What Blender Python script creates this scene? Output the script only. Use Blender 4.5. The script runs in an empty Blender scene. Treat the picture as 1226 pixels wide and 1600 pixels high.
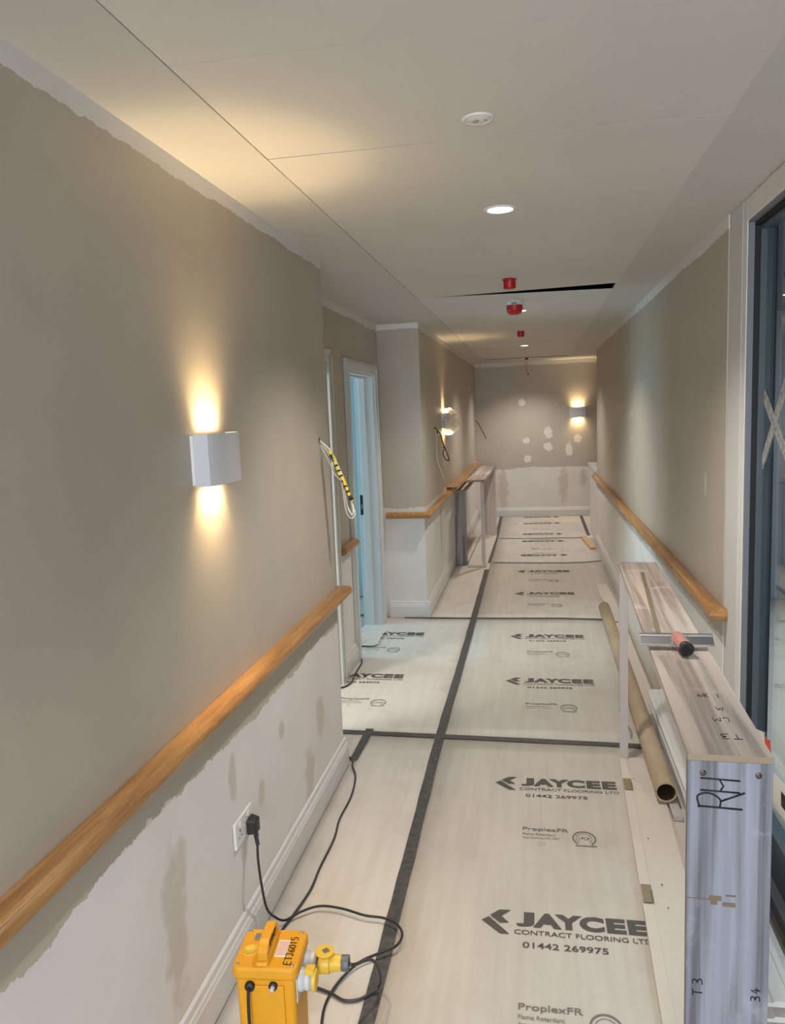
import bpy, bmesh, math, random
from mathutils import Vector, Matrix, noise

# ---------------------------------------------------------------- camera
S = bpy.context.scene
COL = S.collection
PI = math.pi
CZ = 2.40
cam_d = bpy.data.cameras.new('camera')
cam = bpy.data.objects.new('camera', cam_d)
COL.objects.link(cam)
yaw, pitch, roll, F = -0.181955, -0.126710, -0.038901, 1219.7
cy, sy, cp, sp = math.cos(yaw), math.sin(yaw), math.cos(pitch), math.sin(pitch)
f = Vector((sy*cp, cy*cp, sp)); r = Vector((cy, -sy, 0)); u = r.cross(f)
cr, sr = math.cos(roll), math.sin(roll)
r2 = r*cr + u*sr; u2 = u*cr - r*sr
cam.matrix_world = Matrix(((r2.x, u2.x, -f.x, 0), (r2.y, u2.y, -f.y, 0), (r2.z, u2.z, -f.z, 1.7), (0, 0, 0, 1)))
cam_d.sensor_fit = 'VERTICAL'; cam_d.sensor_height = 36; cam_d.lens = F*36/1600
cam_d.clip_start = 0.02
S.camera = cam

# ---------------------------------------------------------------- view, world and large lights
S.view_settings.view_transform = 'Standard'
S.view_settings.look = 'None'
S.view_settings.gamma = 1
S.view_settings.use_curve_mapping = False
S.view_settings.exposure = 0.58
w = bpy.data.worlds.new('world'); S.world = w; w.use_nodes = True
w.node_tree.nodes['Background'].inputs[0].default_value = (0.62, 0.78, 1.0, 1)
w.node_tree.nodes['Background'].inputs[1].default_value = 1.0

P_BACK = 85.0       # cool daylight fill added behind the photographer, with a made-up window
P_BLUE = 40.0       # daylight of the room behind the far doorway
P_NEAR = 50.0        # light of the room behind the near doorway
P_SCREEN = 55.0      # added overhead light that brightens the room behind the glazed screen
P_DOWN = 64.0       # one downlight
P_SCONCE = 9.5     # one direction of one wall lamp

def area(name, loc, rot, sx, sy_, col, p, spread=PI):
    d = bpy.data.lights.new(name, 'AREA'); d.shape = 'RECTANGLE'; d.size = sx; d.size_y = sy_
    d.color = col; d.energy = p; d.spread = spread
    o = bpy.data.objects.new(name, d); o.location = loc; o.rotation_euler = rot; COL.objects.link(o)
    return o
area('cool_area_light', (0.0, -2.93, 1.45), (PI/2, 0, 0), 1.3, 1.5, (0.80, 0.89, 1.0), P_BACK)  # added cool fill behind the camera, set in the made-up back window
area('cool_area_light', (-3.75, 5.45, 1.35), (PI/2, 0, -PI/2), 1.3, 1.5, (0.42, 0.78, 1.0), P_BLUE)
area('room_area_light', (-2.3, 3.0, 2.33), (0, 0, 0), 0.5, 0.5, (0.95, 1.0, 0.95), P_NEAR)
area('room_area_light', (2.2, 4.2, 2.36), (0, 0, 0), 1.2, 2.4, (0.80, 0.90, 1.0), P_SCREEN)  # added light, no real ceiling lamp; lifts the room behind the glass

# ---------------------------------------------------------------- node helpers
def srgb(r_, g_, b_):
    def c(v):
        v /= 255.0
        return v/12.92 if v <= 0.04045 else ((v+0.055)/1.055)**2.4
    return (c(r_), c(g_), c(b_), 1)

class NT:
    def __init__(s, name):
        s.m = bpy.data.materials.new(name); s.m.use_nodes = True
        s.t = s.m.node_tree; s.b = s.t.nodes['Principled BSDF']; s._pos = None
    def n(s, kind, **kw):
        x = s.t.nodes.new(kind)
        for k, v in kw.items(): setattr(x, k, v)
        return x
    def set(s, sock, v):
        if hasattr(v, 'is_linked'): s.t.links.new(v, sock)
        else: sock.default_value = v
    def m_(s, op, a, b=0.0, clamp=False):
        x = s.n('ShaderNodeMath', operation=op, use_clamp=clamp)
        s.set(x.inputs[0], a); s.set(x.inputs[1], b); return x.outputs[0]
    def pos(s):
        if s._pos is None:
            tc = s.n('ShaderNodeTexCoord'); sep = s.n('ShaderNodeSeparateXYZ')
            s.t.links.new(tc.outputs['Object'], sep.inputs[0])
            s._pos = (tc.outputs['Object'], sep.outputs[0], sep.outputs[1], sep.outputs[2])
        return s._pos
    def noise(s, scale, detail=4, vec=None, stretch=None, rough=0.5, dist=0.0):
        v = vec if vec is not None else s.pos()[0]
        if stretch:
            mp = s.n('ShaderNodeMapping'); s.t.links.new(v, mp.inputs[0]); mp.inputs['Scale'].default_value = stretch; v = mp.outputs[0]
        x = s.n('ShaderNodeTexNoise'); s.t.links.new(v, x.inputs['Vector'])
        x.inputs['Scale'].default_value = scale; x.inputs['Detail'].default_value = detail
        x.inputs['Roughness'].default_value = rough; x.inputs['Distortion'].default_value = dist
        return x.outputs['Fac']
    def ramp(s, v, lo, hi, a=0.0, b=1.0):
        x = s.n('ShaderNodeMapRange'); s.set(x.inputs[0], v)
        for i, q in zip((1, 2, 3, 4), (lo, hi, a, b)): s.set(x.inputs[i], q)
        return x.outputs[0]
    def mix(s, fac, a, b):
        x = s.n('ShaderNodeMix', data_type='RGBA')
        s.set(x.inputs[0], fac); s.set(x.inputs[6], a); s.set(x.inputs[7], b); return x.outputs[2]
    def bump(s, h, strength=0.1, dist=0.01):
        x = s.n('ShaderNodeBump'); s.set(x.inputs['Height'], h)
        x.inputs['Strength'].default_value = strength; x.inputs['Distance'].default_value = dist
        s.t.links.new(x.outputs[0], s.b.inputs['Normal'])
    def col(s, v): s.set(s.b.inputs['Base Color'], v)
    def rough(s, v): s.set(s.b.inputs['Roughness'], v)

def flat(name, c, rough=0.5, metal=0.0, var=0.0, scale=30, bump=0.0, spec=None):
    n = NT(name)
    if var > 0:
        k = n.noise(scale, 4)
        d = tuple(max(0, x*(1-var)) for x in c[:3]) + (1,)
        n.col(n.mix(n.ramp(k, 0.3, 0.7), d, c))
    else:
        n.col(c)
    if bump > 0: n.bump(n.noise(scale*4, 3), bump, 0.002)
    n.rough(rough); n.b.inputs['Metallic'].default_value = metal
    if spec is not None: n.b.inputs['Specular IOR Level'].default_value = spec
    return n.m

def emit(name, c, s_):
    n = NT(name); n.col((0.8, 0.8, 0.8, 1)); n.b.inputs['Emission Color'].default_value = c
    n.b.inputs['Emission Strength'].default_value = s_
    return n.m

WHITE = srgb(226, 223, 217)
GREIGE = srgb(187, 177, 161)
PLASTER = srgb(229, 225, 220)

def wall_mat(name, axis, zlo, zhi, stains=(), fillers=(), pale=()):
    """greige paint between two brushed, ragged edges; bare white board above and below, with filler marks.
    axis: 0 = wall runs along x, 1 = along y.  stains: beige patches on white, fillers: white marks on paint."""
    n = NT(name); P, X, Y, Z = n.pos(); U = (X, Y)[axis]
    n1 = n.noise(2.2, 3); n2 = n.noise(22, 4); n3 = n.noise(90, 2)
    w1 = n.m_('ADD', n.m_('MULTIPLY', n.m_('SUBTRACT', n1, 0.5), 0.10), n.m_('MULTIPLY', n.m_('SUBTRACT', n2, 0.5), 0.045))
    w1 = n.m_('ADD', w1, n.m_('MULTIPLY', n.m_('SUBTRACT', n3, 0.5), 0.02))
    zj = n.m_('ADD', Z, w1)
    zt = n.m_('ADD', Z, n.m_('MULTIPLY', w1, 0.45))
    paint = n.m_('MULTIPLY', n.m_('GREATER_THAN', zj, zlo), n.m_('LESS_THAN', zt, zhi))
    def blob(lst, soft):
        acc = None
        wob = n.m_('MULTIPLY', n.m_('SUBTRACT', n.noise(18, 3), 0.5), 1.5)
        for (a, b, ra, rb) in lst:
            dx = n.m_('MULTIPLY', n.m_('SUBTRACT', U, a), 1/ra); dz = n.m_('MULTIPLY', n.m_('SUBTRACT', Z, b), 1/rb)
            d = n.m_('ADD', n.m_('SQRT', n.m_('ADD', n.m_('MULTIPLY', dx, dx), n.m_('MULTIPLY', dz, dz))), wob)
            k = n.ramp(d, 1.0-soft, 1.0+soft, 1.0, 0.0)
            acc = k if acc is None else n.m_('MAXIMUM', acc, k)
        return acc
    base = n.mix(n.ramp(n.noise(3, 5), 0.3, 0.75), PLASTER, srgb(220, 215, 210))
    if stains: base = n.mix(n.m_('MULTIPLY', blob(stains, 0.25), 0.55), base, srgb(188, 174, 155))
    pc = n.mix(n.ramp(n.noise(5, 4), 0.3, 0.7), GREIGE, srgb(181, 171, 156))
    if fillers: pc = n.mix(blob(fillers, 0.12), pc, srgb(222, 216, 205))
    n.col(n.mix(paint, base, pc))
    n.rough(n.ramp(paint, 0, 1, 0.65, 0.42))
    n.bump(n.noise(160, 2), 0.06, 0.002)
    return n.m

M = {}
M['wall_left'] = wall_mat('left_wall_paint', 1, 0.71, 2.352,
    [(1.74, 0.40, 0.06, 0.20), (1.80, 0.53, 0.03, 0.07), (2.17, 0.60, 0.03, 0.07), (2.40, 0.43, 0.03, 0.05), (3.15, 0.40, 0.06, 0.09), (2.96, 0.22, 0.06, 0.11), (2.64, 0.55, 0.03, 0.03), (1.1, 0.3, .05, .2)])
M['wall_right'] = wall_mat('right_wall_paint', 1, 0.74, 2.345, [(5.6, 0.5, .06, .15)],
    [(3.64, 1.335, 0.016, 0.055), (6.28, 1.62, 0.03, 0.035), (6.42, 1.62, 0.025, 0.04), (6.3, 1.43, 0.025, 0.04)])
M['wall_end'] = wall_mat('end_wall_paint', 0, 0.76, 2.34,
    [(-0.49, 0.45, 0.075, 0.32), (0.44, 0.48, 0.07, 0.25), (0.74, 0.6, 0.05, 0.14)],
    [(-0.174, 1.775, 0.05, 0.05), (-0.116, 1.19, 0.05, 0.05), (0.217, 1.29, 0.055, 0.10), (0.215, 1.09, 0.07, 0.06),
     (0.532, 1.03, 0.05, 0.10), (0.66, 1.19, 0.06, 0.055), (-0.10, 0.90, 0.055, 0.055)])
M['wall_side'] = wall_mat('boxed_wall_paint', 1, 0.915, 2.352, [(7.4, 0.6, 0.07, 0.3), (9.2, 0.5, 0.1, 0.3)])
M['wall_recess'] = wall_mat('recess_wall_paint', 1, 0.83, 2.352)
M['ceiling'] = None
n = NT('ceiling_board'); n.col(n.mix(n.ramp(n.noise(1.5, 5), 0.3, 0.7), srgb(216, 212, 204), srgb(208, 204, 197))); n.rough(0.75)
n.bump(n.noise(120, 2), 0.03, 0.002); M['ceiling'] = n.m
M['ceiling_strip'] = flat('ceiling_side_board', srgb(204, 201, 194), 0.75, var=.03, scale=3)
M['void'] = flat('dark_ceiling_void', srgb(30, 28, 26), 0.9, bump=0.1)
M['white'] = flat('white_primer', srgb(225, 222, 216), 0.45, var=0.04, scale=8)
M['skirting'] = flat('white_skirting_primer', srgb(220, 217, 213), 0.4, var=0.05, scale=6)
M['door_white'] = flat('pale_door_frame_primer', srgb(214, 214, 210), 0.45, var=0.05, scale=6)
M['bare_wall'] = flat('room_plaster', srgb(205, 205, 200), 0.8, var=0.05, scale=3)
M['grey_wall'] = flat('grey_room_plaster', srgb(120, 126, 132), 0.8, var=0.1, scale=2)
M['screed'] = flat('grey_screed', srgb(120, 114, 106), 0.9, var=0.2, scale=5, bump=0.3)
M['black'] = flat('black_rubber', srgb(38, 37, 37), 0.45)
M['cable'] = flat('dark_cable_sheath', srgb(58, 56, 56), 0.42, var=0.1, scale=60)
M['white_cable'] = flat('white_cable_sheath', srgb(222, 216, 205), 0.4)
M['red'] = flat('red_plastic', srgb(176, 22, 20), 0.4)
M['plastic'] = flat('white_plastic', srgb(228, 226, 222), 0.3)
M['lamp_body'] = flat('white_lamp_enamel', srgb(212, 212, 216), 0.35, var=0.02)
M['lamp_inner'] = flat('white_lamp_interior', srgb(235, 232, 225), 0.5)
M['lens'] = emit('lit_lamp_lens', (1, 0.80, 0.50, 1), 28)
M['down_lens'] = emit('lit_downlight_lens', (1, 0.97, 0.92, 1), 5)
M['chrome'] = flat('brushed_steel', srgb(190, 190, 190), 0.3, 1.0)
M['steel_dark'] = flat('dark_strike_plate', srgb(60, 56, 52), 0.4, 0.6)
M['yellow'] = flat('yellow_transformer_plastic', srgb(228, 160, 26), 0.42, var=0.06, scale=10)
M['yellow_pale'] = flat('yellow_plug_plastic', srgb(232, 190, 62), 0.4, var=0.06, scale=20)
M['white_grey'] = flat('pale_socket_plastic', srgb(205, 205, 205), 0.35)
M['grey_plastic'] = flat('grey_plug_sleeve', srgb(98, 102, 108), 0.45)
M['ink'] = flat('black_marker_ink', srgb(28, 26, 28), 0.6)
M['ink_red'] = flat('red_label_print', srgb(190, 70, 50), 0.6)
M['paper'] = flat('white_paper_label', srgb(232, 226, 215), 0.6)
M['red_paper'] = flat('orange_red_label', srgb(214, 88, 62), 0.6)
M['screw'] = flat('bronze_screw', srgb(110, 95, 80), 0.35, 0.8)
M['hinge_cut'] = flat('raw_hinge_recess', srgb(150, 138, 110), 0.8, var=0.3, scale=80)
M['dark_brown'] = flat('dark_end_grain', srgb(122, 104, 84), 0.8)
M['print'] = flat('grey_floor_print', srgb(86, 82, 76), 0.7, var=0.12, scale=60)
M['print_pale'] = flat('pale_floor_print', srgb(118, 112, 104), 0.7)
M['hazard'] = flat('yellow_hazard_tape', srgb(236, 205, 40), 0.45)
M['frame_grey'] = flat('grey_screen_frame', srgb(120, 122, 128), 0.45)
M['frame_teal'] = flat('blue_grey_door_stile', srgb(74, 84, 92), 0.45)
M['gasket'] = flat('black_gasket', srgb(12, 12, 13), 0.6)
M['pink'] = flat('pink_rubber_grip', srgb(206, 140, 130), 0.5, var=0.3, scale=45)
M['offcut'] = flat('pale_timber_offcut', srgb(214, 176, 128), 0.6, var=0.1, scale=20)

n = NT('masking_tape'); n.col(n.mix(n.ramp(n.noise(55, 4), 0.35, 0.65), srgb(122, 122, 118), srgb(176, 176, 170))); n.rough(0.6); M['masking'] = n.m

# oak
n = NT('oak'); g = n.noise(6, 6, stretch=(9, 0.6, 9), rough=0.6, dist=0.4); g2 = n.noise(60, 3, stretch=(6, 0.35, 6))
c = n.mix(n.ramp(g, 0.32, 0.7), srgb(148, 102, 54), srgb(194, 146, 90)); c = n.mix(n.m_('MULTIPLY', n.ramp(g2, 0.5, 0.72), 0.45), c, srgb(122, 84, 46))
n.col(c); n.rough(0.30); n.bump(g2, 0.06, 0.002); M['oak'] = n.m
n = NT('oak_across'); g = n.noise(6, 6, stretch=(0.6, 9, 9), rough=0.6, dist=0.4); g2 = n.noise(60, 3, stretch=(0.35, 6, 6))
c = n.mix(n.ramp(g, 0.32, 0.7), srgb(148, 102, 54), srgb(194, 146, 90)); c = n.mix(n.m_('MULTIPLY', n.ramp(g2, 0.5, 0.72), 0.45), c, srgb(122, 84, 46))
n.col(c); n.rough(0.34); M['oak_across'] = n.m

# primed lining board: long streaks along local y, a few brushed pale patches
def lining_mat(name, a, b, c3, along):
    n = NT(name); st = {'y': (1, 0.03, 1), 'z': (1, 1, 0.03)}[along]
    s1 = n.noise(26, 3, stretch=st, rough=0.5); s2 = n.noise(70, 2, stretch=st); s3 = n.noise(7, 5, rough=0.65, dist=0.6)
    cc = n.mix(n.ramp(s1, 0.44, 0.57), a, b)
    cc = n.mix(n.m_('MULTIPLY', n.ramp(s2, 0.45, 0.7), 0.35), cc, c3)
    cc = n.mix(n.m_('MULTIPLY', n.ramp(s3, 0.56, 0.68), 0.45), cc, c3)
    if along == 'y': cc = n.mix(n.m_('LESS_THAN', n.pos()[2], 0.0006), cc, srgb(152, 134, 110))
    n.col(cc); n.rough(0.5); return n.m
M['lining_top'] = lining_mat('streaked_lining_primer', srgb(148, 132, 122), srgb(192, 177, 165), srgb(214, 203, 191), 'y')
M['lining_head'] = lining_mat('cool_lit_head_primer', srgb(98, 97, 103), srgb(140, 143, 154), srgb(172, 176, 188), 'z')  # same primer as the legs, with the cool light put into its colour
M['lining_far'] = lining_mat('streaked_far_primer', srgb(176, 160, 152), srgb(200, 186, 178), srgb(214, 204, 196), 'z')
M['lining_grey'] = lining_mat('grey_wrapped_board', srgb(96, 92, 90), srgb(146, 142, 138), srgb(176, 172, 168), 'z')
M['mdf_pale'] = flat('pale_primed_board', srgb(214, 204, 190), 0.55, var=0.05, scale=5)
M['batten'] = flat('lilac_grey_batten', srgb(196, 186, 184), 0.55, var=0.05, scale=5)
M['edge'] = flat('board_edge', srgb(190, 172, 146), 0.6, var=0.1, scale=30)

# floor protection sheet: fluted plastic board with dirt
def sheet_mat(name, a, b):
    n = NT(name); P, X, Y, Z = n.pos()
    fl = n.m_('SINE', n.m_('MULTIPLY', X, 900.0))
    st = n.noise(30, 4, stretch=(1, 0.06, 1)); d = n.noise(2.2, 6, rough=0.65); d2 = n.noise(9, 5, rough=0.7)
    cc = n.mix(n.ramp(st, 0.35, 0.7), a, b)
    cc = n.mix(n.m_('MULTIPLY', n.ramp(d, 0.48, 0.72), 0.45), cc, srgb(176, 164, 146))
    cc = n.mix(n.m_('MULTIPLY', n.ramp(d2, 0.62, 0.78), 0.35), cc, srgb(160, 148, 132))
    n.col(cc); n.rough(n.ramp(d2, 0.3, 0.7, 0.42, 0.6))
    n.bump(n.m_('ADD', n.m_('MULTIPLY', fl, 0.12), n.noise(6, 3)), 0.12, 0.004); return n.m
M['sheet'] = sheet_mat('floor_sheet_grey', srgb(202, 194, 182), srgb(193, 184, 172))
M['sheet_pale'] = sheet_mat('floor_sheet_pale', srgb(213, 206, 196), srgb(205, 197, 187))
n = NT('black_floor_tape'); k = n.noise(40, 4); n.col(n.mix(n.ramp(k, 0.35, 0.75), srgb(62, 61, 60), srgb(92, 90, 87))); n.rough(0.5); n.bump(k, 0.3, 0.003); M['tape'] = n.m
n = NT('cardboard'); st = n.noise(12, 4, stretch=(1, 0.2, 1)); n.col(n.mix(n.ramp(st, 0.3, 0.7), srgb(164, 142, 114), srgb(180, 160, 132))); n.rough(0.75); M['card'] = n.m
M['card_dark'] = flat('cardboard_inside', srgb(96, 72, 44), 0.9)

# glass of the screen, thin pane: clear with a Fresnel reflection
gm = bpy.data.materials.new('clear_glass'); gm.use_nodes = True; t = gm.node_tree; t.nodes.clear()
out = t.nodes.new('ShaderNodeOutputMaterial'); mx = t.nodes.new('ShaderNodeMixShader'); tr = t.nodes.new('ShaderNodeBsdfTransparent')
gl = t.nodes.new('ShaderNodeBsdfGlossy'); fr = t.nodes.new('ShaderNodeFresnel'); ge = t.nodes.new('ShaderNodeNewGeometry'); mr = t.nodes.new('ShaderNodeMapRange'); mr.inputs[3].default_value = 1.5; mr.inputs[4].default_value = 1/1.5; t.links.new(ge.outputs['Backfacing'], mr.inputs[0]); t.links.new(mr.outputs[0], fr.inputs[0])
tr.inputs[0].default_value = (0.86, 0.92, 0.93, 1); gl.inputs['Roughness'].default_value = 0.01; gl.inputs[0].default_value = (0.95, 0.97, 1, 1)
t.links.new(fr.outputs[0], mx.inputs[0]); t.links.new(tr.outputs[0], mx.inputs[1]); t.links.new(gl.outputs[0], mx.inputs[2]); t.links.new(mx.outputs[0], out.inputs[0])
M['glass'] = gm
# translucent plastic bag
gm = bpy.data.materials.new('clear_polythene'); gm.use_nodes = True; t = gm.node_tree; t.nodes.clear()
out = t.nodes.new('ShaderNodeOutputMaterial'); mx = t.nodes.new('ShaderNodeMixShader'); tr = t.nodes.new('ShaderNodeBsdfTransparent')
mx2 = t.nodes.new('ShaderNodeMixShader'); tl = t.nodes.new('ShaderNodeBsdfTranslucent'); gl = t.nodes.new('ShaderNodeBsdfGlossy')
gl.inputs['Roughness'].default_value = 0.15; mx.inputs[0].default_value = 0.5; mx2.inputs[0].default_value = 0.35
t.links.new(tl.outputs[0], mx2.inputs[1]); t.links.new(gl.outputs[0], mx2.inputs[2]); t.links.new(tr.outputs[0], mx.inputs[1]); t.links.new(mx2.outputs[0], mx.inputs[2]); t.links.new(mx.outputs[0], out.inputs[0])
M['polythene'] = gm

# ---------------------------------------------------------------- mesh builder
class MB:
    def __init__(s): s.v = []; s.f = []; s.sm = []
    def add(s, vs, fs, smooth=False):
        b = len(s.v); s.v += [tuple(x) for x in vs]
        for q in fs: s.f.append(tuple(i+b for i in q)); s.sm.append(smooth)
        return s
    def box(s, x0, x1, y0, y1, z0, z1):
        v = [(x, y, z) for z in (z0, z1) for y in (y0, y1) for x in (x0, x1)]
        return s.add(v, [(0, 2, 3, 1), (4, 5, 7, 6), (0, 1, 5, 4), (2, 6, 7, 3), (0, 4, 6, 2), (1, 3, 7, 5)])
    def hexa(s, v8): return s.add(v8, [(0, 2, 3, 1), (4, 5, 7, 6), (0, 1, 5, 4), (2, 6, 7, 3), (0, 4, 6, 2), (1, 3, 7, 5)])
    def prism(s, poly, h0, h1, axis='z'):
        """poly: 2D points; extruded from h0 to h1 along axis. (x,y)->z, (x,z)->y, (y,z)->x"""
        k = len(poly)
        def P(p, h): return {'z': (p[0], p[1], h), 'y': (p[0], h, p[1]), 'x': (h, p[0], p[1])}[axis]
        vs = [P(p, h0) for p in poly] + [P(p, h1) for p in poly]
        fs = [tuple(range(k))[::-1], tuple(range(k, 2*k))] + [(i, (i+1) % k, k+(i+1) % k, k+i) for i in range(k)]
        return s.add(vs, fs)
    def tube(s, pts, rad, seg=10, spline=True, caps=True, flat_=1.0):
        pts = [Vector(p) for p in pts]
        if spline and len(pts) > 2:
            o = []
            for i in range(len(pts)-1):
                p0 = pts[max(i-1, 0)]; p1 = pts[i]; p2 = pts[i+1]; p3 = pts[min(i+2, len(pts)-1)]
                for k in range(6):
                    t_ = k/6
                    o.append(0.5*((2*p1) + (p2-p0)*t_ + (2*p0-5*p1+4*p2-p3)*t_**2 + (3*p1-p0-3*p2+p3)*t_**3))
            o.append(pts[-1]); pts = o
        vs = []; fs = []; up = None
        for i, p in enumerate(pts):
            d = (pts[min(i+1, len(pts)-1)] - pts[max(i-1, 0)])
            if d.length < 1e-9: d = Vector((0, 0, 1))
            d.normalize()
            if up is None: up = d.cross(Vector((0, 0, 1)) if abs(d.z) < 0.9 else Vector((1, 0, 0))).normalized()
            up = (up - d*up.dot(d)).normalized(); bi = d.cross(up)
            rr = rad(i/(len(pts)-1)) if callable(rad) else rad
            for k in range(seg):
                a = 2*PI*k/seg; vs.append(p + up*math.cos(a)*rr + bi*math.sin(a)*rr*flat_)
        for i in range(len(pts)-1):
            for k in range(seg):
                a = i*seg+k; b = i*seg+(k+1) % seg; fs.append((a, b, b+seg, a+seg))
        s.add(vs, fs, True)
        if caps:
            base = len(s.v)-len(vs)
            s.f.append(tuple(base+k for k in range(seg))[::-1]); s.sm.append(False)
            s.f.append(tuple(base+(len(pts)-1)*seg+k for k in range(seg))); s.sm.append(False)
        return s
    def cyl(s, c, axis, rad, h, seg=32):
        a = Vector({'x': (1, 0, 0), 'y': (0, 1, 0), 'z': (0, 0, 1)}[axis] if isinstance(axis, str) else axis); c = Vector(c)
        return s.tube([c, c+a*h], rad, seg, spline=False)
    def lathe(s, c, prof, seg=40, axis='z'):
        """prof: list of (radius, height) from c along axis"""
        vs = []; fs = []
        for (rr, h) in prof:
            for k in range(seg):
                a = 2*PI*k/seg; q = (rr*math.cos(a), rr*math.sin(a), h)
                if axis == 'x': q = (q[2], q[0], q[1])
                if axis == 'y': q = (q[0], q[2], q[1])
                vs.append((c[0]+q[0], c[1]+q[1], c[2]+q[2]))
        for i in range(len(prof)-1):
            for k in range(seg): a = i*seg+k; b = i*seg+(k+1) % seg; fs.append((a, b, b+seg, a+seg))
        return s.add(vs, fs, True)
    def build(s, name, mat, parent=None, off=(0, 0, 0), bevel=0.0, segs=2, mats=None):
        me = bpy.data.meshes.new(name)
        o3 = Vector(off)
        me.from_pydata([tuple(Vector(x)-o3) for x in s.v], [], s.f); me.validate(clean_customdata=False)
        bm = bmesh.new(); bm.from_mesh(me); bmesh.ops.recalc_face_normals(bm, faces=bm.faces); bm.to_mesh(me); bm.free()
        if len(me.polygons) == len(s.sm):
            for p, q in zip(me.polygons, s.sm): p.use_smooth = q
        me.materials.append(mat)
        ob = bpy.data.objects.new(name, me); COL.objects.link(ob)
        if parent: ob.parent = parent
        else: ob.location = o3
        if bevel > 0:
            md = ob.modifiers.new('bevel', 'BEVEL'); md.width = bevel; md.segments = segs; md.limit_method = 'ANGLE'; md.angle_limit = math.radians(35)
        return ob

def B(*a): return MB().box(*a)
def empty(name, loc=(0, 0, 0), rz=0.0):
    o = bpy.data.objects.new(name, None); o.location = loc; o.rotation_euler = (0, 0, rz); o.empty_display_size = 0.05; COL.objects.link(o); return o
def tag(o, label, cat, group=None):
    o['label'] = label; o['category'] = cat
    if group: o['group'] = group
    return o
def struct(o): o['kind'] = 'structure'; return o

def text_shape(txt, x0, x1, y0, y1, bold=0.0):
    """flat triangles of a word fitted to a rectangle"""
    cu = bpy.data.curves.new('text', 'FONT'); cu.body = txt; cu.offset = bold; cu.resolution_u = 4
    ob = bpy.data.objects.new('text', cu); COL.objects.link(ob)
    dg = bpy.context.evaluated_depsgraph_get(); me = bpy.data.meshes.new_from_object(ob.evaluated_get(dg))
    vs = [v.co.copy() for v in me.vertices]; fs = [tuple(p.vertices) for p in me.polygons]
    bpy.data.objects.remove(ob); bpy.data.meshes.remove(me); bpy.data.curves.remove(cu)
    ax, bx = min(v.x for v in vs), max(v.x for v in vs); ay, by = min(v.y for v in vs), max(v.y for v in vs)
    return [((v.x-ax)/(bx-ax)*(x1-x0)+x0, (v.y-ay)/(by-ay)*(y1-y0)+y0) for v in vs], fs

# handwriting: strokes in a unit square, drawn as thin marker lines
GLY = {
 'R': [[(0, 0), (.05, 1)], [(0, .95), (.5, 1), (.65, .75), (.4, .5), (.05, .5)], [(.3, .5), (.75, -.05)]],
 'H': [[(0, 0), (.05, 1)], [(.6, 0), (.65, 1)], [(.03, .5), (.3, .42), (.63, .52)]],
 'T': [[(.35, 0), (.35, 1)], [(0, .97), (.7, 1)]],
 '3': [[(.1, 1), (.55, .95), (.55, .65), (.25, .53), (.6, .4), (.6, .08), (.05, .02)]],
 '4': [[(.4, 1), (.05, .35), (.7, .38)], [(.45, .65), (.42, 0)]],
 '1': [[(.3, 0), (.3, 1)]],
 '9': [[(.6, .7), (.3, .55), (.1, .75), (.3, 1), (.6, .85), (.55, .4), (.4, 0)]],
 'M': [[(0, 0), (.1, .95), (.35, .4), (.6, 1), (.7, 0)]],
 'L': [[(.05, 1), (0, 0), (.55, .05)]],
 'E': [[(.6, 1), (.05, .97), (0, 0), (.6, 0)], [(.03, .5), (.5, .52)]],
 'J': [[(.1, 1), (.65, 1)], [(.45, 1), (.45, .2), (.25, 0), (.02, .15)]],
 '6': [[(.55, 1), (.15, .6), (.05, .2), (.3, 0), (.6, .2), (.4, .45), (.1, .3)]],
 '0': [[(.3, 1), (.05, .6), (.1, .1), (.4, 0), (.6, .4), (.5, .9), (.3, 1)]],
 '5': [[(.6, 1), (.15, 1), (.1, .6), (.45, .6), (.6, .3), (.4, 0), (.05, .05)]],
}
def write(mb, txt, origin, dx, dy, size, rad, gap=0.85, ws=1.0):
    """dx, dy: unit vectors of the writing direction and of the letters' up"""
    o = Vector(origin); dx = Vector(dx); dy = Vector(dy)
    for ch in txt:
        if ch != ' ':
            for st in GLY[ch]: mb.tube([o+dx*p[0]*size*ws+dy*p[1]*size for p in st], rad, 5, spline=len(st) > 3)
        o = o+dx*size*gap*ws
    return mb

# ================================================================ THE SETTING
XL, XR, XW, XC, XB = -0.935, 0.745, -1.23, -1.205, -0.89     # left wall, right wall, recess wall, casing face, boxed wall
YL, YB, YE = 3.52, 6.27, 12.35
SCREEN_Y = 3.09

struct(B(-4.2, 4.0, -3.2, 12.6, -0.08, -0.003).build('floor', M['screed']))
mb = MB()
mb.box(-1.40, -0.7075, -3.2, 12.6, CZ, CZ+0.015); mb.box(0.492, 2.1, -3.2, 12.6, CZ, CZ+0.015)       # side strips
mb.box(-0.7075, 0.492, 11.51, 12.6, CZ, CZ+0.015)
struct(mb.build('ceiling', M['ceiling_strip']))
def panel(y0l, y0r, y1l, y1r, drop=0.0):
    a, b = -0.7045, 0.4918
    v = [(a, y0l, CZ), (b, y0r, CZ), (a, y1l, CZ), (b, y1r, CZ-drop), (a, y0l, CZ+.005), (b, y0r, CZ+.005), (a, y1l, CZ+.005), (b, y1r, CZ+.005-drop)]
    return struct(MB().hexa(v).build('ceiling', M['ceiling']))
panel(-3.2, -3.2, -0.9, -0.9); panel(-0.898, -0.898, 1.555, 1.555); panel(1.5575, 1.5565, 2.150, 2.147); panel(2.155, 2.1525, 4.985, 4.85)
panel(4.990, 5.10, 7.40, 7.40); panel(7.4015, 7.4015, 9.6, 9.6); panel(9.6015, 9.6015, 11.39, 11.39)
struct(B(-1.4, 2.1, -3.2, 12.6, CZ+0.16, CZ+0.20).build('ceiling_void', M['void']))

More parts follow.
